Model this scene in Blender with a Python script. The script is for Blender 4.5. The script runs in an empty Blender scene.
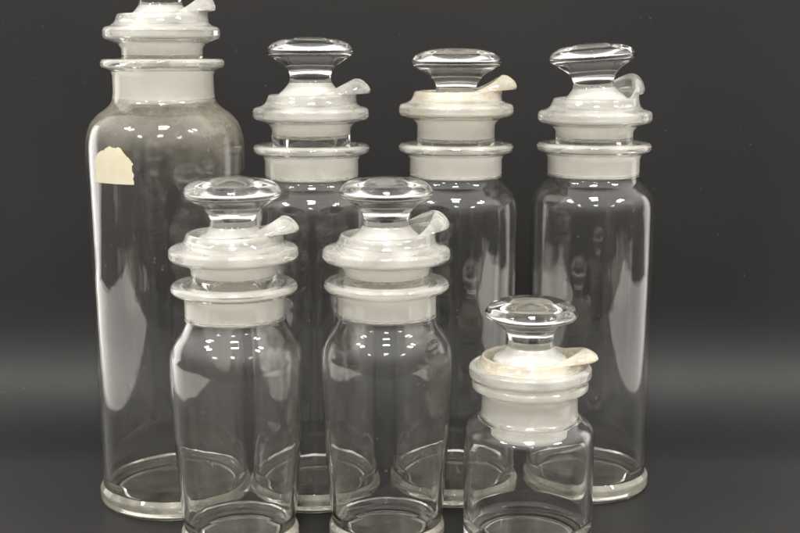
import bpy, math, random
import numpy as np
from mathutils import Vector

R = math.radians
MM = 0.001
scene = bpy.context.scene
col = scene.collection

# ------------------------------------------------------------------ camera
CAM_H = 0.3102
cam = bpy.data.cameras.new("camera")
cam.sensor_width = 36.0
cam.lens = 54.0
cam.clip_start = 0.02
cam.clip_end = 50
cam.dof.use_dof = True
cam.dof.focus_distance = 0.76
cam.dof.aperture_fstop = 13.0
camo = bpy.data.objects.new("camera", cam)
col.objects.link(camo)
camo.location = (0, 0, CAM_H)
camo.rotation_euler = (R(90 - 10.458), 0, 0)
scene.camera = camo

# ------------------------------------------------------------------ world: a dim, light walled room
w = bpy.data.worlds.new("World")
scene.world = w
w.use_nodes = True
nt = w.node_tree
nt.nodes.clear()
wo = nt.nodes.new("ShaderNodeOutputWorld")
bg = nt.nodes.new("ShaderNodeBackground")
tc = nt.nodes.new("ShaderNodeTexCoord")
sx = nt.nodes.new("ShaderNodeSeparateXYZ")
ramp = nt.nodes.new("ShaderNodeValToRGB")
mr = nt.nodes.new("ShaderNodeMapRange")
mr.inputs["From Min"].default_value = -1
mr.inputs["From Max"].default_value = 1
nt.links.new(tc.outputs["Generated"], sx.inputs[0])
nt.links.new(sx.outputs["Z"], mr.inputs["Value"])
nt.links.new(mr.outputs[0], ramp.inputs[0])
e = ramp.color_ramp.elements
e[0].position = 0.40
e[0].color = (0.10, 0.095, 0.085, 1)
e[1].position = 0.75
e[1].color = (1.40, 1.365, 1.29, 1)
k = ramp.color_ramp.elements.new(0.52)
k.color = (0.21, 0.20, 0.186, 1)
bg.inputs["Strength"].default_value = 1.0
nt.links.new(ramp.outputs[0], bg.inputs[0])
nt.links.new(bg.outputs[0], wo.inputs[0])

# ------------------------------------------------------------------ ceiling lamps (pairs of tubes in two rows)
def tube(x, y, z, sx_, sy_, power):
    l = bpy.data.lights.new("ceiling_tube", "AREA")
    l.shape = "RECTANGLE"
    l.size = sx_
    l.size_y = sy_
    l.energy = power
    l.color = (1.0, 0.975, 0.925)
    o = bpy.data.objects.new("ceiling_tube", l)
    col.objects.link(o)
    o.location = (x, y, z)
    d = Vector((0, 0.8, 0.15)) - Vector((x, y, z))
    o.rotation_euler = (0, 0, 0)
    return o
for y, xs, pw in ((-0.50, (-1.9, 0.0, 1.9), 33.0), (-2.6, (-2.1, 0.0, 2.1), 10.0)):
    for x in xs:
        for dy in (-0.22, 0.22):
            tube(x, y + dy, 2.0, 0.46, 0.11, pw)

# two unseen area lights, added left and right beyond the backdrop (they draw the pale streaks down the glass edges)
for sgn in (-1, 1):
    l = bpy.data.lights.new("side_streak_light", "AREA")
    l.shape = "RECTANGLE"
    l.size, l.size_y = 0.62, 0.46
    l.energy = 1.7 if sgn < 0 else 1.2
    l.color = (1.0, 0.98, 0.95)
    o = bpy.data.objects.new("side_streak_light", l)
    col.objects.link(o)
    o.location = (sgn * 1.02, 1.28, 0.26)
    o.rotation_euler = (Vector((sgn * 0.1, 0.8, 0.15)) - Vector(o.location)).to_track_quat("-Z", "Z").to_euler()

scene.view_settings.view_transform = "Standard"
scene.view_settings.look = "None"
scene.view_settings.exposure = 0.22
scene.view_settings.gamma = 1.0
cy = scene.cycles
cy.max_bounces = 28
cy.transmission_bounces = 26
cy.glossy_bounces = 10
cy.diffuse_bounces = 4
cy.transparent_max_bounces = 16
cy.caustics_reflective = True
cy.caustics_refractive = True
cy.blur_glossy = 0.6
cy.sample_clamp_indirect = 10.0
cy.use_denoising = True


# ------------------------------------------------------------------ materials
def newmat(name):
    m = bpy.data.materials.new(name)
    m.use_nodes = True
    m.node_tree.nodes.clear()
    return m, m.node_tree


def N(t, typ, **kw):
    n = t.nodes.new(typ)
    for a, b in kw.items():
        if hasattr(n, a):
            setattr(n, a, b)
        else:
            n.inputs[a].default_value = b
    return n


def glass_mat(name, tint=(0.990, 0.989, 0.984, 1), rough=0.0):
    m, t = newmat(name)
    o = N(t, "ShaderNodeOutputMaterial")
    g = N(t, "ShaderNodeBsdfGlass", IOR=1.5)
    g.inputs["Color"].default_value = tint
    g.inputs["Roughness"].default_value = rough
    # faint hand-made unevenness
    tcn = N(t, "ShaderNodeTexCoord")
    nz = N(t, "ShaderNodeTexNoise")
    nz.inputs["Scale"].default_value = 38
    nz.inputs["Detail"].default_value = 2
    bp = N(t, "ShaderNodeBump")
    bp.inputs["Strength"].default_value = 0.10
    bp.inputs["Distance"].default_value = 0.0022
    t.links.new(tcn.outputs["Object"], nz.inputs["Vector"])
    t.links.new(nz.outputs[0], bp.inputs["Height"])
    t.links.new(bp.outputs[0], g.inputs["Normal"])
    t.links.new(g.outputs[0], o.inputs[0])
    return m


def film_mat(name, film, dirt_z=None, dirt=0.0, dirtcol=(0.62, 0.57, 0.47, 1)):
    """inner wall of a bottle: clear glass with a thin dusty film"""
    m, t = newmat(name)
    o = N(t, "ShaderNodeOutputMaterial")
    g = N(t, "ShaderNodeBsdfGlass", IOR=1.5)
    g.inputs["Color"].default_value = (0.990, 0.989, 0.984, 1)
    g.inputs["Roughness"].default_value = 0.0
    d = N(t, "ShaderNodeBsdfDiffuse")
    d.inputs[0].default_value = dirtcol
    tr = N(t, "ShaderNodeBsdfTranslucent")
    tr.inputs[0].default_value = dirtcol
    mx = N(t, "ShaderNodeMixShader")
    mx.inputs[0].default_value = 0.5
    t.links.new(d.outputs[0], mx.inputs[1])
    t.links.new(tr.outputs[0], mx.inputs[2])
    tcn = N(t, "ShaderNodeTexCoord")
    mp = N(t, "ShaderNodeMapping")
    mp.inputs["Scale"].default_value = (1, 1, 0.12)
    t.links.new(tcn.outputs["Object"], mp.inputs["Vector"])
    nz = N(t, "ShaderNodeTexNoise")
    nz.inputs["Scale"].default_value = 90
    nz.inputs["Detail"].default_value = 4
    t.links.new(mp.outputs[0], nz.inputs["Vector"])
    a = N(t, "ShaderNodeMapRange")
    a.inputs["From Min"].default_value = 0.42
    a.inputs["From Max"].default_value = 0.75
    a.inputs["To Min"].default_value = film * 0.2
    a.inputs["To Max"].default_value = film * 2.2
    t.links.new(nz.outputs[0], a.inputs["Value"])
    fac = a.outputs[0]
    if dirt_z:
        s = N(t, "ShaderNodeSeparateXYZ")
        t.links.new(tcn.outputs["Object"], s.inputs[0])
        n2 = N(t, "ShaderNodeTexNoise")
        n2.inputs["Scale"].default_value = 34
        n2.inputs["Detail"].default_value = 7
        n2.inputs["Roughness"].default_value = 0.65
        t.links.new(tcn.outputs["Object"], n2.inputs["Vector"])
        z0 = N(t, "ShaderNodeMapRange", interpolation_type="SMOOTHSTEP")
        z0.inputs["From Min"].default_value = dirt_z[0]
        z0.inputs["From Max"].default_value = dirt_z[1]
        wob = N(t, "ShaderNodeMath", operation="MULTIPLY_ADD")
        wob.inputs[1].default_value = 0.07
        t.links.new(n2.outputs[0], wob.inputs[0])
        t.links.new(s.outputs["Z"], wob.inputs[2])
        sb = N(t, "ShaderNodeMath", operation="SUBTRACT")
        sb.inputs[1].default_value = 0.035
        t.links.new(wob.outputs[0], sb.inputs[0])
        t.links.new(sb.outputs[0], z0.inputs["Value"])
        mu = N(t, "ShaderNodeMath", operation="MULTIPLY")
        n3 = N(t, "ShaderNodeTexNoise")
        n3.inputs["Scale"].default_value = 22
        n3.inputs["Detail"].default_value = 8
        n3.inputs["Roughness"].default_value = 0.7
        t.links.new(tcn.outputs["Object"], n3.inputs["Vector"])
        pt = N(t, "ShaderNodeMapRange")
        pt.inputs["From Min"].default_value = 0.38
        pt.inputs["From Max"].default_value = 0.66
        pt.inputs["To Min"].default_value = dirt * 0.15
        pt.inputs["To Max"].default_value = dirt * 1.3
        t.links.new(n3.outputs[0], pt.inputs["Value"])
        t.links.new(pt.outputs[0], mu.inputs[1])
        t.links.new(z0.outputs[0], mu.inputs[0])
        ad = N(t, "ShaderNodeMath", operation="ADD")
        ad.use_clamp = True
        t.links.new(mu.outputs[0], ad.inputs[0])
        t.links.new(fac, ad.inputs[1])
        fac = ad.outputs[0]
    vo = N(t, "ShaderNodeTexVoronoi")
    vo.inputs["Scale"].default_value = 210
    t.links.new(tcn.outputs["Object"], vo.inputs["Vector"])
    vc = N(t, "ShaderNodeSeparateColor")
    t.links.new(vo.outputs["Color"], vc.inputs[0])
    th_ = N(t, "ShaderNodeMath", operation="MULTIPLY_ADD")
    th_.inputs[1].default_value = 1.2
    th_.inputs[2].default_value = -1.0
    t.links.new(vc.outputs[0], th_.inputs[0])
    lt = N(t, "ShaderNodeMath", operation="LESS_THAN")
    t.links.new(vo.outputs["Distance"], lt.inputs[0])
    t.links.new(th_.outputs[0], lt.inputs[1])
    sp_ = N(t, "ShaderNodeMath", operation="MULTIPLY_ADD")
    sp_.use_clamp = True
    sp_.inputs[1].default_value = 0.22
    t.links.new(lt.outputs[0], sp_.inputs[0])
    t.links.new(fac, sp_.inputs[2])
    fac = sp_.outputs[0]
    m2 = N(t, "ShaderNodeMixShader")
    t.links.new(fac, m2.inputs[0])
    t.links.new(g.outputs[0], m2.inputs[1])
    t.links.new(mx.outputs[0], m2.inputs[2])
    t.links.new(m2.outputs[0], o.inputs[0])
    return m


def ground_mat(name, colr=(0.84, 0.82, 0.76, 1), fac=0.62):
    """ground glass joint: scatters light, milky"""
    m, t = newmat(name)
    o = N(t, "ShaderNodeOutputMaterial")
    g = N(t, "ShaderNodeBsdfGlass", IOR=1.5)
    g.inputs["Color"].default_value = (0.98, 0.97, 0.94, 1)
    g.inputs["Roughness"].default_value = 0.45
    d = N(t, "ShaderNodeBsdfDiffuse")
    tr = N(t, "ShaderNodeBsdfTranslucent")
    mx = N(t, "ShaderNodeMixShader")
    mx.inputs[0].default_value = 0.28
    tcn = N(t, "ShaderNodeTexCoord")
    nz = N(t, "ShaderNodeTexNoise")
    nz.inputs["Scale"].default_value = 60
    nz.inputs["Detail"].default_value = 6
    cr = N(t, "ShaderNodeMix", data_type="RGBA")
    cr.inputs[6].default_value = colr
    cr.inputs[7].default_value = (colr[0] * 0.86, colr[1] * 0.84, colr[2] * 0.79, 1)
    t.links.new(tcn.outputs["Object"], nz.inputs["Vector"])
    t.links.new(nz.outputs[0], cr.inputs[0])
    t.links.new(cr.outputs[2], d.inputs[0])
    t.links.new(cr.outputs[2], tr.inputs[0])
    t.links.new(d.outputs[0], mx.inputs[1])
    t.links.new(tr.outputs[0], mx.inputs[2])
    m2 = N(t, "ShaderNodeMixShader")
    m2.inputs[0].default_value = fac
    t.links.new(g.outputs[0], m2.inputs[1])
    t.links.new(mx.outputs[0], m2.inputs[2])
    t.links.new(m2.outputs[0], o.inputs[0])
    return m


def milky_mat(name, colr, trans, rough=0.06, film=None):
    m, t = newmat(name)
    o = N(t, "ShaderNodeOutputMaterial")
    p = N(t, "ShaderNodeBsdfPrincipled")
    tcn = N(t, "ShaderNodeTexCoord")
    nz = N(t, "ShaderNodeTexNoise")
    nz.inputs["Scale"].default_value = 55
    nz.inputs["Detail"].default_value = 6
    t.links.new(tcn.outputs["Object"], nz.inputs["Vector"])
    a = N(t, "ShaderNodeMapRange")
    a.inputs["From Min"].default_value = 0.3
    a.inputs["From Max"].default_value = 0.7
    a.inputs["To Min"].default_value = min(1, trans + 0.10)
    a.inputs["To Max"].default_value = trans - 0.10
    t.links.new(nz.outputs[0], a.inputs["Value"])
    t.links.new(a.outputs[0], p.inputs["Transmission Weight"])
    p.inputs["Base Color"].default_value = colr
    p.inputs["Roughness"].default_value = rough
    p.inputs["IOR"].default_value = 1.5
    n2 = N(t, "ShaderNodeTexNoise")
    n2.inputs["Scale"].default_value = 45
    t.links.new(tcn.outputs["Object"], n2.inputs["Vector"])
    bp = N(t, "ShaderNodeBump")
    bp.inputs["Strength"].default_value = 0.12
    bp.inputs["Distance"].default_value = 0.002
    t.links.new(n2.outputs[0], bp.inputs["Height"])
    t.links.new(bp.outputs[0], p.inputs["Normal"])
    t.links.new(p.outputs[0], o.inputs[0])
    return m


CLEAR = glass_mat("clear_glass")
BASEG = milky_mat("base_glass", (0.95, 0.92, 0.80, 1), 0.90, 0.02)  # slight cream milkiness stands in for light the clear heel ring catches
LIPG = milky_mat("lip_glass", (0.95, 0.94, 0.90, 1), 0.86, 0.03)
FROST = ground_mat("ground_glass", (0.985, 0.975, 0.94, 1), 0.97)
FROST_ST = milky_mat("ground_stopper_glass", (0.66, 0.65, 0.615, 1), 0.60, 0.20)
SPOUTG = milky_mat("spout_glass", (0.92, 0.905, 0.86, 1), 0.84, 0.04)
FROST_CUP = milky_mat("milky_cup_glass", (0.86, 0.85, 0.81, 1), 0.82, 0.07)
FROST_WARM2 = milky_mat("stained_ring_glass", (0.85, 0.825, 0.755, 1), 0.78, 0.07)
FROST_WARM = milky_mat("stained_cup_glass", (0.86, 0.79, 0.66, 1), 0.74, 0.08)


# ------------------------------------------------------------------ profile tools
def fillet(pts):
    """pts: (r, z, radius, tag) -> dense list of (r, z, tag of the segment that follows)"""
    out = []
    n = len(pts)
    for i, (r, z, f, tag) in enumerate(pts):
        if i in (0, n - 1) or f <= 0:
            out.append((r, z, tag))
            continue
        P = np.array((r, z)); A = np.array(pts[i - 1][:2]); B = np.array(pts[i + 1][:2])
        u = A - P; v = B - P
        lu, lv = np.linalg.norm(u), np.linalg.norm(v)
        u = u / lu; v = v / lv
        c = float(np.clip(np.dot(u, v), -1, 1))
        ang = math.acos(c)
        if ang > math.pi - 0.02 or ang < 0.02:
            out.append((r, z, tag)); continue
        tl = f / math.tan(ang / 2)
        m = 0.49 * min(lu, lv)
        if tl > m:
            tl = m; f = tl * math.tan(ang / 2)
        p0 = P + u * tl; p1 = P + v * tl
        bis = (u + v); bis /= np.linalg.norm(bis)
        C = P + bis * (f / math.sin(ang / 2))
        a0 = math.atan2(*(p0 - C)[::-1]); a1 = math.atan2(*(p1 - C)[::-1])
        da = (a1 - a0 + math.pi) % (2 * math.pi) - math.pi
        k = max(3, int(abs(da) / 0.14) + 1)
        ptag = pts[i - 1][3]
        for j in range(k + 1):
            a = a0 + da * j / k
            q = C + f * np.array((math.cos(a), math.sin(a)))
            out.append((q[0], q[1], tag if j >= k // 2 else ptag))
    return out


def catmull(P, sub=5):
    P = [np.array(p, float) for p in P]
    out = []
    for i in range(len(P) - 1):
        p0 = P[i - 1] if i else 2 * P[0] - P[1]
        p1, p2 = P[i], P[i + 1]
        p3 = P[i + 2] if i + 2 < len(P) else 2 * P[-1] - P[-2]
        for j in range(sub):
            s = j / sub
            out.append(0.5 * ((2 * p1) + (-p0 + p2) * s + (2 * p0 - 5 * p1 + 4 * p2 - p3) * s * s
                              + (-p0 + 3 * p1 - 3 * p2 + p3) * s ** 3))
    out.append(P[-1])
    return out


def grid_parts(G, segtags, closed_prof=False, tagfn=None):
    """G: array (nprof, nth, 3) in mm.  segtags[i] = (part, material) for the faces between row i and i+1.
    returns dict part -> (verts, faces, mats, loop normals) with seamless normals."""
    n, m, _ = G.shape
    # area weighted normals on the whole grid
    nrm = np.zeros_like(G)
    rows = range(n if closed_prof else n - 1)
    for i in rows:
        i2 = (i + 1) % n
        a = G[i]; b = G[i2]; c = np.roll(G[i2], -1, 0); d = np.roll(G[i], -1, 0)
        fn = np.cross(d - b, c - a)
        nrm[i] += fn; nrm[i2] += fn
        nrm[i] += np.roll(fn, 1, 0); nrm[i2] += np.roll(fn, 1, 0)
    L = np.linalg.norm(nrm, axis=2, keepdims=True)
    L[L < 1e-12] = 1
    nrm = nrm / L
    parts = {}
    for i in rows:
        i2 = (i + 1) % n
        for j in range(m):
            j2 = (j + 1) % m
            tag = segtags[i]
            if tagfn:
                tag = tagfn(i, j, tag)
            idx = [(i, j), (i, j2), (i2, j2), (i2, j)]
            if np.hypot(*G[i, 0, :2]) < 1e-6:
                idx = [(i, 0), (i2, j2), (i2, j)]
            elif np.hypot(*G[i2, 0, :2]) < 1e-6:
                idx = [(i, j), (i, j2), (i2, 0)]
            p = parts.setdefault(tag[0], ({}, [], [], []))
            f = []
            for q in idx:
                if q not in p[0]:
                    p[0][q] = len(p[0])
                f.append(p[0][q])
                v = nrm[q]
                g = G[q]
                if np.hypot(g[0], g[1]) < 1e-6:
                    v = np.array((0, 0, 1.0 if v[2] > 0 else -1.0))
                p[3].append(v)
            p[1].append(f)
            p[2].append(tag[1])
    return parts, G


def mesh_obj(name, part, G, parent, sign=1):
    vid, faces, mats, ln = part
    verts = [None] * len(vid)
    for q, k_ in vid.items():
        verts[k_] = tuple(G[q] * MM)
    if sign < 0:
        nf, nl, p = [], [], 0
        for f in faces:
            c = len(f)
            nf.append(f[::-1])
            nl.extend([-x for x in ln[p:p + c]][::-1])
            p += c
        faces, ln = nf, nl
    me = bpy.data.meshes.new(name)
    me.from_pydata(verts, [], faces)
    slots = []
    for i, m in enumerate(mats):
        if m not in slots:
            slots.append(m)
            me.materials.append(m)
    me.polygons.foreach_set("material_index", [slots.index(m) for m in mats])
    me.polygons.foreach_set("use_smooth", [True] * len(faces))
    me.update()
    me.normals_split_custom_set([tuple(x) for x in ln])
    o = bpy.data.objects.new(name, me)
    col.objects.link(o)
    if parent:
        o.parent = parent
    return o


def revolve(prof, nth=112, wob=0.0, seed=0):
    """prof list (r,z,tag) -> grid; wob: slight out-of-round"""
    th = np.arange(nth) * 2 * math.pi / nth
    G = np.zeros((len(prof), nth, 3))
    for i, (r, z, _) in enumerate(prof):
        rr = r * (1 + wob * np.cos(2 * th + seed) + 0.5 * wob * np.cos(3 * th + 1.7 * seed + z * 0.01))
        G[i, :, 0] = rr * np.cos(th)
        G[i, :, 1] = rr * np.sin(th)
        G[i, :, 2] = z
    return G


def thing(name, label, cat, loc, rot=(0, 0, 0), group=None):
    o = bpy.data.objects.new(name, None)
    o.empty_display_size = 0.02
    col.objects.link(o)
    o.location = loc
    o.rotation_euler = rot
    o["label"] = label
    o["category"] = cat
    if group:
        o["group"] = group
    return o


# ------------------------------------------------------------------ pouring collar (drip ring, cup with spout, ground plug)
def build_collar(root, zf, gap, plug_len, az, cupmat, rs=1.0, fr=37.9, spout=1.0, sz=1.0, sr=1.0, spoutmat=None, ringmat=None, gl=14.5, dz_cup=0.0, nth=120):
    """zf: height of the drip ring; gap: drip ring above the bottle's lip"""
    ringmat = ringmat or FROST_CUP
    pl = ("plug", CLEAR); pg = ("plug", FROST); cu = ("cup", cupmat); ri = ("cup", ringmat); ci = ("cup", cupmat)
    rb = 25.1 - 0.11 * (plug_len - 18)
    A = [(15.6, -gap - plug_len, 0, pg), (rb, -gap - plug_len, 1.6 if plug_len < 30 else 7.0, pg), (26.9, -gap - 2, 0.6, pl)]
    if gap > 10:
        A += [(26.4, -gap + 2, 2, pl), (26.2, -9.5, 4.5, pl), (29.6, -6.4, 4, ri)]
    else:
        A += [(27.2, -5.2, 1.0, ri)]
    A += [(fr, -3.6, 3.0, ri), (fr, 3.2, 3.0, ri), (33.0 * rs, 4.6, 4, ri)]
    A = fillet([(a, b, c, d) for a, b, c, d in A] + [(30.8 * rs, 6.2 + dz_cup, 0, cu)])
    base = [(30.8 * rs, 6.2), (29.8 * rs, 7.6), (29.1 * rs, 9.2), (28.6 * rs, 10.6), (28.0 * rs, 11.7), (27.2 * rs, 12.2),
            (26.3 * rs, 11.9), (25.7 * rs, 11.0), (25.4 * rs, 9.5), (25.2 * rs, 7.5), (24.6 * rs, 4.8)]
    sp = [(30.8 * rs, 6.2), (30.6 * rs, 9.4), (31.2 * rs, 13.0), (33.6 * rs, 15.6), (37.0 * rs, 14.0), (39.8 * rs, 13.2),
          (40.6 * rs, 15.8), (38.2 * rs, 19.6), (33.0 * rs, 22.8), (28.0 * rs, 20.6), (24.6 * rs, 4.8)]
    sp = [(b[0] + (a[0] - b[0]) * sr, a[1]) for a, b in zip(sp, base)]
    base = [(a, b + dz_cup) for a, b in base]
    sp = [(a, (b - 4.8) * sz + 4.8 + dz_cup) for a, b in sp]
    cb = catmull(base); cs = catmull(sp)
    C = fillet([(24.6 * rs, 4.8 + dz_cup, 0, ci), (21.6 * rs, 0.6, 2.0, ("cup", FROST)), (20.6, -1.5, 1.0, ("cup", FROST)),
                (17.9, -gl, 1.0, pl), (15.6, -gl - 2, 1.0, pl), (15.6, -gap - plug_len, 0, pg)])
    th = np.arange(nth) * 2 * math.pi / nth
    d = (th + math.pi) % (2 * math.pi) - math.pi       # spout at local angle 0
    wr = np.exp(-(np.abs(d) / 0.50) ** 2.2) * spout
    wz = np.exp(-(np.abs(d) / 0.86) ** 1.8) * spout
    rows, tags = [], []
    for r, z, t in A[:-1]:
        rows.append(np.stack([r * np.cos(th), r * np.sin(th), np.full(nth, z)], 1)); tags.append(t)
    s0 = len(rows)
    for b, s in zip(cb[:-1], cs[:-1]):
        r = b[0] + (s[0] - b[0]) * wr
        z = b[1] + (s[1] - b[1]) * wz
        x = r * np.cos(th)
        y = r * np.sin(th) * (1 - 0.20 * wr * np.clip((r - 27) / 12, 0, 1))
        rows.append(np.stack([x, y, z], 1)); tags.append(cu)
    s1 = len(rows)
    for r, z, t in C[:-1]:
        rows.append(np.stack([r * np.cos(th), r * np.sin(th), np.full(nth, z)], 1)); tags.append(t)
    G = np.array(rows)
    G[:, :, 2] += zf
    c, s = math.cos(az), math.sin(az)
    x, y = G[:, :, 0].copy(), G[:, :, 1].copy()
    G[:, :, 0] = x * c - y * s
    G[:, :, 1] = x * s + y * c

    def tf(i, j, tag):
        if s0 <= i < s1 and -0.74 < d[j] < 0.72:
            return ("spout", spoutmat or cupmat)
        return tag
    parts, G = grid_parts(G, tags, closed_prof=True, tagfn=tf)
    cup = mesh_obj("pouring_collar", parts["cup"], G, root)
    mesh_obj("spout", parts["spout"], G, cup)
    mesh_obj("ground_plug", parts["plug"], G, cup)
    return cup


# ------------------------------------------------------------------ stopper
def build_stopper(root, zk, k_, kr, off=(0, 0), tilt=(0, 0), top=9.2, seed=0, nth=96):
    """zk: height of the knob's rim; k_: knob rim above the collar's drip ring"""
    kn = ("knob", CLEAR); sh = ("shank", CLEAR); fg = ("shank", FROST_ST)
    s = kr / 28.4
    P = catmull([(0, top), (7 * s, top - 0.1), (14 * s, top - 0.7), (20.5 * s, top - 2.2), (25.2 * s, top - 4.3), (27.8 * s, 1.9),
                 (28.4 * s, -0.5), (27.2 * s, -2.9), (23.4 * s, -5.2), (18.6 * s, -8.4), (15.0 * s, -12.0), (13.8, -15.6),
                 (13.7, -17.6)], 5)
    prof = [(float(p[0]), float(p[1]), kn) for p in P]
    prof = [(max(0.0, r), z, t) for r, z, t in prof]
    low = fillet([(13.7, -17.6, 0, sh), (14.2, -20.5, 5, fg), (17.0, -24.0, 5, fg), (23.2, -27.6 + min(0, 2.0 * (32 - k_) / 8), 2.6, fg), (20.2, -k_ + 0.2, 1, fg),
                  (17.3, -k_ - (13.5 if k_ > 35 else 18.5), 1.8, fg), (0, -k_ - (14.5 if k_ > 35 else 19.5), 0, fg)])
    prof = prof[:-1] + low
    G = revolve(prof, nth, 0.004, seed)
    G[:, :, 2] += zk
    G[:, :, 0] += off[0] + (G[:, :, 2] - (zk - k_)) * tilt[0]
    G[:, :, 1] += off[1] + (G[:, :, 2] - (zk - k_)) * tilt[1]
    # disc of the knob leans with the stopper
    G[:, :, 2] += -(G[:, :, 0] - G[:, :, 0].mean(1, keepdims=True)) * tilt[0]
    # keep the poles closed
    parts, G = grid_parts(G, [p[2] for p in prof])
    for i in (0, len(prof) - 1):
        pass
    st = mesh_obj("stopper", parts["shank"], G, root, -1)
    mesh_obj("knob", parts["knob"], G, st, -1)
    return st


# ------------------------------------------------------------------ bottle
def build_bottle(label, x, y, outer, inner, lipz, film, collar, stopper, az, cat="glass bottle", group=None, seed=0, rot=(0, 0, 0)):
    root = thing("stoppered_bottle", label, cat, (x, y, 0), rot, group)
    pts = outer + inner
    prof = fillet(pts)
    G = revolve(prof, 128, 0.003, seed)
    parts, G = grid_parts(G, [p[2] for p in prof])
    mesh_obj("body", parts["body"], G, root)
    if "base" in parts:
        mesh_obj("base", parts["base"], G, root)
    nk = mesh_obj("neck", parts["neck"], G, root)
    mesh_obj("lip", parts["lip"], G, nk)
    build_collar(root, **collar, az=az)
    build_stopper(root, **stopper, seed=seed)
    return root, prof


def bottle_profile(film_m, R_, zs, rn, lz, heel=True, rbase=None, rl=38.9, wall=2.6,
                   heelr=None, floor=8.0, bore_end=18, lip_h=(2.9, 2.7), shoulder=None, mid=None):
    """outer and inner polyline of a bottle, mm.  R_ body radius, zs shoulder corner height, rn neck radius, lz lip height"""
    rb = rbase or R_
    hr = heelr or rb + 1.9
    b = ("base", BASEG); w_ = ("body", CLEAR); n_ = ("neck", CLEAR); l_ = ("lip", LIPG)
    f_ = ("body", film_m); g_ = ("neck", FROST)
    o = [(0, 3.6, 0, b), (hr - 13, 2.9, 3, b), (hr - 9, 0.0, 1.5, b)]
    if heel:
        o += [(hr - 3.2, 0.0, 2.4, b), (hr, 3.2, 3.6, b), (hr, 10.2, 3.4, b), (rb - 0.4, 13.6, 1.8, w_)]
    else:
        o += [(rb, 0.0, 3.4, b), (rb, 7, 0, w_)]
    if mid:
        for r, z, f in mid:
            o.append((r, z, f, w_))
    S_ = catmull(shoulder, 5)
    o += [(float(r), float(z), 0, w_ if z < shoulder[-1][1] - 3 else n_) for r, z in S_]
    o += [(rn, lz - lip_h[0] - 5.0, 3.0, n_), (rn + 1.2, lz - lip_h[0] - 1.6, 3.5, l_),
          (rl, lz - lip_h[0] + 0.4, 2.6, l_), (rl, lz + lip_h[1], 2.6, l_), (30.6, lz + lip_h[1] + 0.3, 0.8, l_), (28.9, lz + lip_h[1] - 1.4, 0.8, n_),
          (27.6, lz - 1.6, 0.5, g_)]
    be = lz - bore_end
    i = [(25.7, be, 0.8, f_)]
    for q in range(len(S_) - 1, -1, -1):
        a_ = S_[max(0, q - 1)]; b_ = S_[min(len(S_) - 1, q + 1)]
        t_ = (b_ - a_) / np.linalg.norm(b_ - a_)
        pi = S_[q] + wall * np.array((-t_[1], t_[0]))
        if pi[1] < be - 0.8:
            i += [(float(pi[0]), float(pi[1]), 0, f_)]
    if mid:
        for r, z, f in reversed(mid[1:]):
            i.append((r - wall, z, f, f_))
    i += [(rb - wall - 0.3, floor + 12, 6, f_), (rb - wall - 3, floor + 0.4, 7, ("base", film_m)), (0, floor + 0.9, 0, ("base", film_m))]
    return o, i


# ------------------------------------------------------------------ the setting
def paper_mat():
    m, t = newmat("charcoal_paper")
    o = N(t, "ShaderNodeOutputMaterial")
    p = N(t, "ShaderNodeBsdfPrincipled")
    tcn = N(t, "ShaderNodeTexCoord")
    n1 = N(t, "ShaderNodeTexNoise"); n1.inputs["Scale"].default_value = 900; n1.inputs["Detail"].default_value = 3
    n2 = N(t, "ShaderNodeTexNoise"); n2.inputs["Scale"].default_value = 6; n2.inputs["Detail"].default_value = 5
    for n in (n1, n2):
        t.links.new(tcn.outputs["Object"], n.inputs["Vector"])
    ad = N(t, "ShaderNodeMath", operation="MULTIPLY_ADD"); ad.inputs[1].default_value = 0.45
    t.links.new(n1.outputs[0], ad.inputs[0])
    t.links.new(n2.outputs[0], ad.inputs[2])
    rp = N(t, "ShaderNodeMapRange")
    rp.inputs["From Min"].default_value = 0.35; rp.inputs["From Max"].default_value = 1.1
    t.links.new(ad.outputs[0], rp.inputs["Value"])
    mx = N(t, "ShaderNodeMix", data_type="RGBA")
    mx.inputs[6].default_value = (0.0080, 0.0076, 0.0076, 1)
    mx.inputs[7].default_value = (0.0128, 0.0121, 0.0121, 1)
    t.links.new(rp.outputs[0], mx.inputs[0])
    vo = N(t, "ShaderNodeTexVoronoi"); vo.inputs["Scale"].default_value = 130
    t.links.new(tcn.outputs["Object"], vo.inputs["Vector"])
    vs_ = N(t, "ShaderNodeSeparateColor")
    t.links.new(vo.outputs["Color"], vs_.inputs[0])
    sz_ = N(t, "ShaderNodeMath", operation="MULTIPLY_ADD"); sz_.inputs[1].default_value = 0.30; sz_.inputs[2].default_value = -0.22
    t.links.new(vs_.outputs[0], sz_.inputs[0])
    lt = N(t, "ShaderNodeMath", operation="LESS_THAN")
    t.links.new(vo.outputs["Distance"], lt.inputs[0]); t.links.new(sz_.outputs[0], lt.inputs[1])
    m3 = N(t, "ShaderNodeMix", data_type="RGBA")
    m3.inputs[7].default_value = (0.06, 0.058, 0.055, 1)
    t.links.new(lt.outputs[0], m3.inputs[0]); t.links.new(mx.outputs[2], m3.inputs[6])
    t.links.new(m3.outputs[2], p.inputs["Base Color"])
    p.inputs["Roughness"].default_value = 0.47
    p.inputs["Specular IOR Level"].default_value = 0.22
    p.inputs["Sheen Weight"].default_value = 0.15
    p.inputs["Sheen Roughness"].default_value = 0.35
    p.inputs["Sheen Tint"].default_value = (1.0, 0.98, 0.99, 1)
    bp = N(t, "ShaderNodeBump"); bp.inputs["Strength"].default_value = 0.25; bp.inputs["Distance"].default_value = 0.0003
    t.links.new(n1.outputs[0], bp.inputs["Height"])
    t.links.new(bp.outputs[0], p.inputs["Normal"])
    t.links.new(p.outputs[0], o.inputs[0])
    return m


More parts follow.
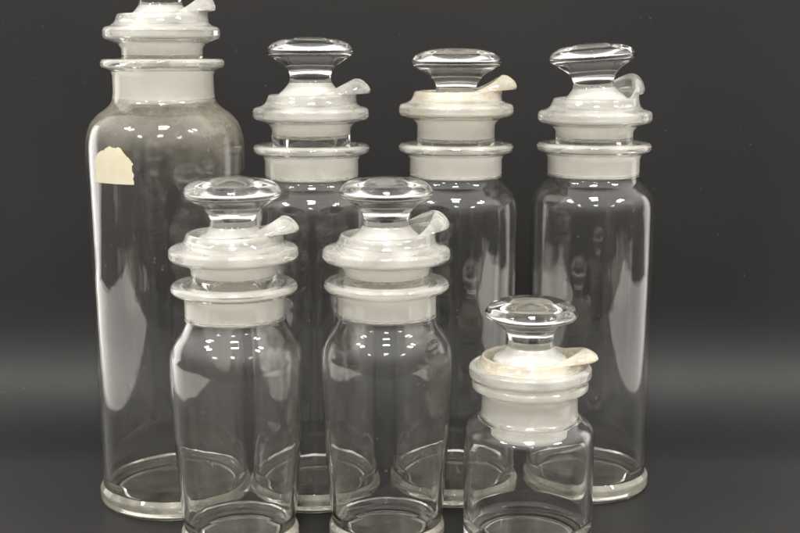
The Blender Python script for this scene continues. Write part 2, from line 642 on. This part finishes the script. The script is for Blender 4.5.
def table_mat():
    m, t = newmat("white_laminate")
    o = N(t, "ShaderNodeOutputMaterial")
    p = N(t, "ShaderNodeBsdfPrincipled")
    tcn = N(t, "ShaderNodeTexCoord")
    n2 = N(t, "ShaderNodeTexNoise"); n2.inputs["Scale"].default_value = 9; n2.inputs["Detail"].default_value = 4
    t.links.new(tcn.outputs["Object"], n2.inputs["Vector"])
    mx = N(t, "ShaderNodeMix", data_type="RGBA")
    mx.inputs[6].default_value = (0.58, 0.575, 0.56, 1)
    mx.inputs[7].default_value = (0.50, 0.495, 0.48, 1)
    t.links.new(n2.outputs[0], mx.inputs[0])
    t.links.new(mx.outputs[2], p.inputs["Base Color"])
    p.inputs["Roughness"].default_value = 0.4
    t.links.new(p.outputs[0], o.inputs[0])
    return m


PX = 0.42
prof = [(0.24, 0.0), (0.50, 0.0), (0.70, 0.0), (0.80, 0.0)]
END = math.pi / 2 * 0.985
CY, CL, NS = 0.850, 0.200, 60          # the paper rolls up gently: slope eases in and out
yy, zz = CY, 0.0
prof.append((yy, zz))
for i in range(NS):
    u = (i + 0.5) / NS
    a = END * u * u * (3 - 2 * u)
    yy += CL / NS * math.cos(a)
    zz += CL / NS * math.sin(a)
    prof.append((yy, zz))
dy, dz = math.cos(math.pi / 2 * 0.985), math.sin(math.pi / 2 * 0.985)
y0, z0 = prof[-1]
for s in (0.1, 0.3, 0.6):
    prof.append((y0 + dy * s, z0 + dz * s))
nx = 40
verts, faces = [], []
for yy, zz in prof:
    for i in range(nx + 1):
        xx = -PX + 2 * PX * i / nx
        lift = 0.0012 * math.sin(xx * 9 + 0.6) * min(1, max(0, (yy - 0.88) / 0.1))
        if abs(zz - 0.00002) < 1e-7:
            verts.append((xx, yy + 0.004 * math.sin(xx * 7), 0.0))
            continue
        if abs(zz - 0.00001) < 1e-7:
            zz_ = 0.00022 * max(0.0, min(1.0, (xx - 0.12) / 0.08))
            verts.append((xx, yy + 0.004 * math.sin(xx * 7), zz_))
            continue
        verts.append((xx, yy + lift, zz))
for j in range(len(prof) - 1):
    for i in range(nx):
        a = j * (nx + 1) + i
        faces.append((a, a + 1, a + nx + 2, a + nx + 1))
me = bpy.data.meshes.new("backdrop")
me.from_pydata(verts, [], faces)
me.polygons.foreach_set("use_smooth", [True] * len(faces))
me.materials.append(paper_mat())
bd = bpy.data.objects.new("backdrop", me)
col.objects.link(bd)
bd["kind"] = "structure"
so = bd.modifiers.new("thickness", "SOLIDIFY")
so.thickness = 0.0006
so.offset = -1

me = bpy.data.meshes.new("table_top")
x0, x1, ya, yb, za, zb = -0.95, 0.95, 0.245, 1.35, -0.032, -0.003
vs = [(x, y, z) for z in (za, zb) for y in (ya, yb) for x in (x0, x1)]
me.from_pydata(vs, [], [(0, 2, 3, 1), (4, 5, 7, 6), (0, 1, 5, 4), (2, 6, 7, 3), (0, 4, 6, 2), (1, 3, 7, 5)])
me.materials.append(table_mat())
tb = bpy.data.objects.new("table_top", me)
col.objects.link(tb)
tb["kind"] = "structure"
bv = tb.modifiers.new("bevel", "BEVEL")
bv.width = 0.004
bv.segments = 3

# ------------------------------------------------------------------ the bottles
FILM = film_mat("glass_inner_wall", 0.016)
FILM2 = film_mat("glass_inner_wall_clean", 0.010)
FILM_A = film_mat("glass_inner_wall_dusty", 0.018, (0.218, 0.272), 0.44, (0.80, 0.73, 0.60, 1))
FILM_B = film_mat("glass_inner_wall_hazy", 0.022, (0.19, 0.235), 0.10)

# tall wide bottle at the left
o, i = bottle_profile(FILM_A, 52.4, 266, 32.8, 298.5, rbase=50.4, heelr=52.4, rl=40.2, wall=3.2, shoulder=[(52.0, 228), (52.1, 240), (51.3, 250), (48.6, 259), (43.6, 265.2), (38.2, 269.2), (34.2, 273.4), (32.9, 279)],
                      bore_end=24, mid=[(50.4, 30, 0), (51.4, 150, 0)])
A_root, A_prof = build_bottle("tallest and widest clear bottle, dusty inside, with a torn cream paper label on its shoulder", -0.156, 0.800, o, i, 298.5, FILM_A,
             dict(zf=318.0, gap=19.4, plug_len=24, cupmat=FROST_CUP, spoutmat=SPOUTG, sz=1.15, sr=0.62),
             dict(zk=356.0, k_=38.0, kr=28.4), R(4), seed=1)

# three matching middle sized bottles in the back row
def medium(label, x, y, zf, gap, kn, kr, az, cupmat, seed, film, tilt=(0, 0), sz=1.0):
    o, i = bottle_profile(film, 42.8, 214.5, 31.4, 242.0, rbase=42.6, heelr=44.5, shoulder=[(42.8, 190), (42.7, 200), (41.6, 206.6), (39.2, 211.6), (35.8, 215.4), (32.8, 218.6), (31.5, 222.2), (31.4, 226)])
    return build_bottle(label, x, y, o, i, 242.0, film,
                 dict(zf=zf, gap=gap, plug_len=18, cupmat=cupmat, fr=38.6, ringmat=FROST_WARM2 if cupmat is FROST_WARM else None, gl=19.5 if kn < 35 else 14.5, sz=sz, spoutmat=SPOUTG if cupmat is FROST_CUP else None),
                 dict(zk=zf + kn, k_=kn, kr=kr, tilt=tilt), az, group="middle sized stoppered bottles in the back row", seed=seed)
medium("back row bottle just right of the tallest one, behind the two short front bottles", -0.0594, 0.8058, 265.6, 23.6, 40.5, 28.6, R(-12), FROST_CUP, 2, FILM_B)
medium("back row bottle with a brownish stained spout and a stopper sunk lower in its collar", 0.0379, 0.8156, 267.6, 25.4, 31.4, 30.2, R(-2), FROST_WARM, 3, FILM)
medium("rightmost back row bottle, its round stopper knob tilted and its short spout turned away", 0.1327, 0.8225, 262.6, 20.4, 39.6, 29.0, R(30), FROST_CUP, 4, FILM, tilt=(-0.07, 0), sz=1.3)

# two matching front bottles
def small(label, x, y, zf, gap, kn, kr, az, cupmat, seed, film, sz=1.0):
    o, i = bottle_profile(film, 40.8, 139, 30.6, 165.0, rbase=35.2, heelr=36.8, rl=38.5, shoulder=[(40.9, 104), (41.0, 113), (40.7, 121), (39.2, 128.6), (36.4, 134.6), (33.2, 139.2), (31.2, 144), (30.6, 149.5)],
                          mid=[(36.4, 26, 12), (39.5, 70, 60)], wall=2.6, floor=8)
    return build_bottle(label, x, y, o, i, 165.0, film,
                 dict(zf=zf, gap=gap, plug_len=18, cupmat=cupmat, fr=39.3, sz=sz, spoutmat=SPOUTG),
                 dict(zk=zf + kn, k_=kn, kr=kr), az, group="short stoppered bottles in the front row", seed=seed)
small("short front bottle in front of the tallest one, its collar raised above the lip", -0.1011, 0.7188, 186.5, 22.0, 36.6, 29.6, R(-8), FROST_CUP, 5, FILM)
small("short front bottle in the middle, its collar sitting close on the lip", -0.0084, 0.7267, 184.5, 17.5, 37.8, 28.6, R(18), FROST_CUP, 6, FILM2, sz=1.12)

# smallest bottle at the right
o, i = bottle_profile(FILM2, 40.2, 85.5, 29.4, 105.5, heel=False, rbase=40.0, heelr=40.0, rl=35.6, wall=3.0, shoulder=[(40.2, 66), (40.1, 73), (39.0, 77.4), (36.4, 80.8), (32.6, 83.8), (30.2, 86.6), (29.5, 90)],
                      bore_end=22, lip_h=(3.2, 2.4), floor=9)
build_bottle("smallest bottle at the front right, its open dish stained brown around the stopper", 0.0800, 0.7140, o, i, 105.5, FILM2,
             dict(zf=113.4, gap=7.8, plug_len=34, cupmat=FROST_WARM, rs=1.06, fr=37.6, spout=0.9, sz=0.82, ringmat=FROST_CUP, dz_cup=-2.4),
             dict(zk=149.7, k_=36.5, kr=28.1), R(-18), seed=7)


# ------------------------------------------------------------------ torn paper label on the tallest bottle
def outer_r(z):
    pts = [(r, zz) for r, zz, t in A_prof if t[0] == "body" and t[1] == CLEAR]
    pts = sorted(pts, key=lambda q: q[1])
    zs = [q[1] for q in pts]; rs = [q[0] for q in pts]
    return float(np.interp(z, zs, rs))
random.seed(4)
lm, t = newmat("old_paper")
o_ = N(t, "ShaderNodeOutputMaterial"); p_ = N(t, "ShaderNodeBsdfPrincipled")
tcn = N(t, "ShaderNodeTexCoord"); n_ = N(t, "ShaderNodeTexNoise"); n_.inputs["Scale"].default_value = 160; n_.inputs["Detail"].default_value = 6
t.links.new(tcn.outputs["Object"], n_.inputs["Vector"])
mx = N(t, "ShaderNodeMix", data_type="RGBA")
mx.inputs[6].default_value = (0.45, 0.425, 0.35, 1); mx.inputs[7].default_value = (0.38, 0.33, 0.21, 1)
t.links.new(n_.outputs[0], mx.inputs[0]); t.links.new(mx.outputs[2], p_.inputs["Base Color"])
p_.inputs["Roughness"].default_value = 0.8
t.links.new(p_.outputs[0], o_.inputs[0])
NA, NZ = 44, 16
a0, a1 = R(-137.5), R(-102)      # measured around the bottle from +x
zb_, = (224.0,)
def top_at(u):
    pts = [(0, 13), (0.08, 17), (0.2, 20), (0.32, 21), (0.45, 23.2), (0.6, 22.6), (0.74, 23), (0.82, 19.5), (0.9, 17), (1, 13)]
    return zb_ + float(np.interp(u, [q[0] for q in pts], [q[1] for q in pts]))
vv, ff = [], []
for lay, off in ((0, 0.45), (1, 0.25)):
    for a_ in range(NA + 1):
        u = a_ / NA
        tz = top_at(u) + random.uniform(-0.5, 0.5)
        for z_ in range(NZ + 1):
            s = z_ / NZ
            uu = u
            if a_ == NA:
                uu = 1 - 0.06 * math.exp(-((s - 0.75) / 0.1) ** 2) * 3 + random.uniform(-0.012, 0.012)
            if a_ == 0:
                uu = random.uniform(0, 0.02)
            z = zb_ + (tz - zb_) * s
            th_ = a0 + (a1 - a0) * uu
            rr = outer_r(z) + off
            vv.append((rr * math.cos(th_) * MM, rr * math.sin(th_) * MM, z * MM))
S = (NA + 1) * (NZ + 1)
for a_ in range(NA):
    for z_ in range(NZ):
        q = a_ * (NZ + 1) + z_
        ff.append((q, q + NZ + 1, q + NZ + 2, q + 1))
        ff.append((S + q, S + q + 1, S + q + NZ + 2, S + q + NZ + 1))
for a_ in range(NA):
    for q, rv in ((a_ * (NZ + 1), 0), (a_ * (NZ + 1) + NZ, 1)):
        f = (q, S + q, S + q + NZ + 1, q + NZ + 1)
        ff.append(f[::-1] if rv else f)
for z_ in range(NZ):
    q = z_
    ff.append((q, q + 1, S + q + 1, S + q))
    q = NA * (NZ + 1) + z_
    ff.append((q, S + q, S + q + 1, q + 1))
me = bpy.data.meshes.new("paper_label")
me.from_pydata(vv, [], ff)
me.materials.append(lm)
lo = bpy.data.objects.new("paper_label", me)
col.objects.link(lo)
lo.parent = A_root
lo["label"] = "torn cream paper label with a ragged arched top"
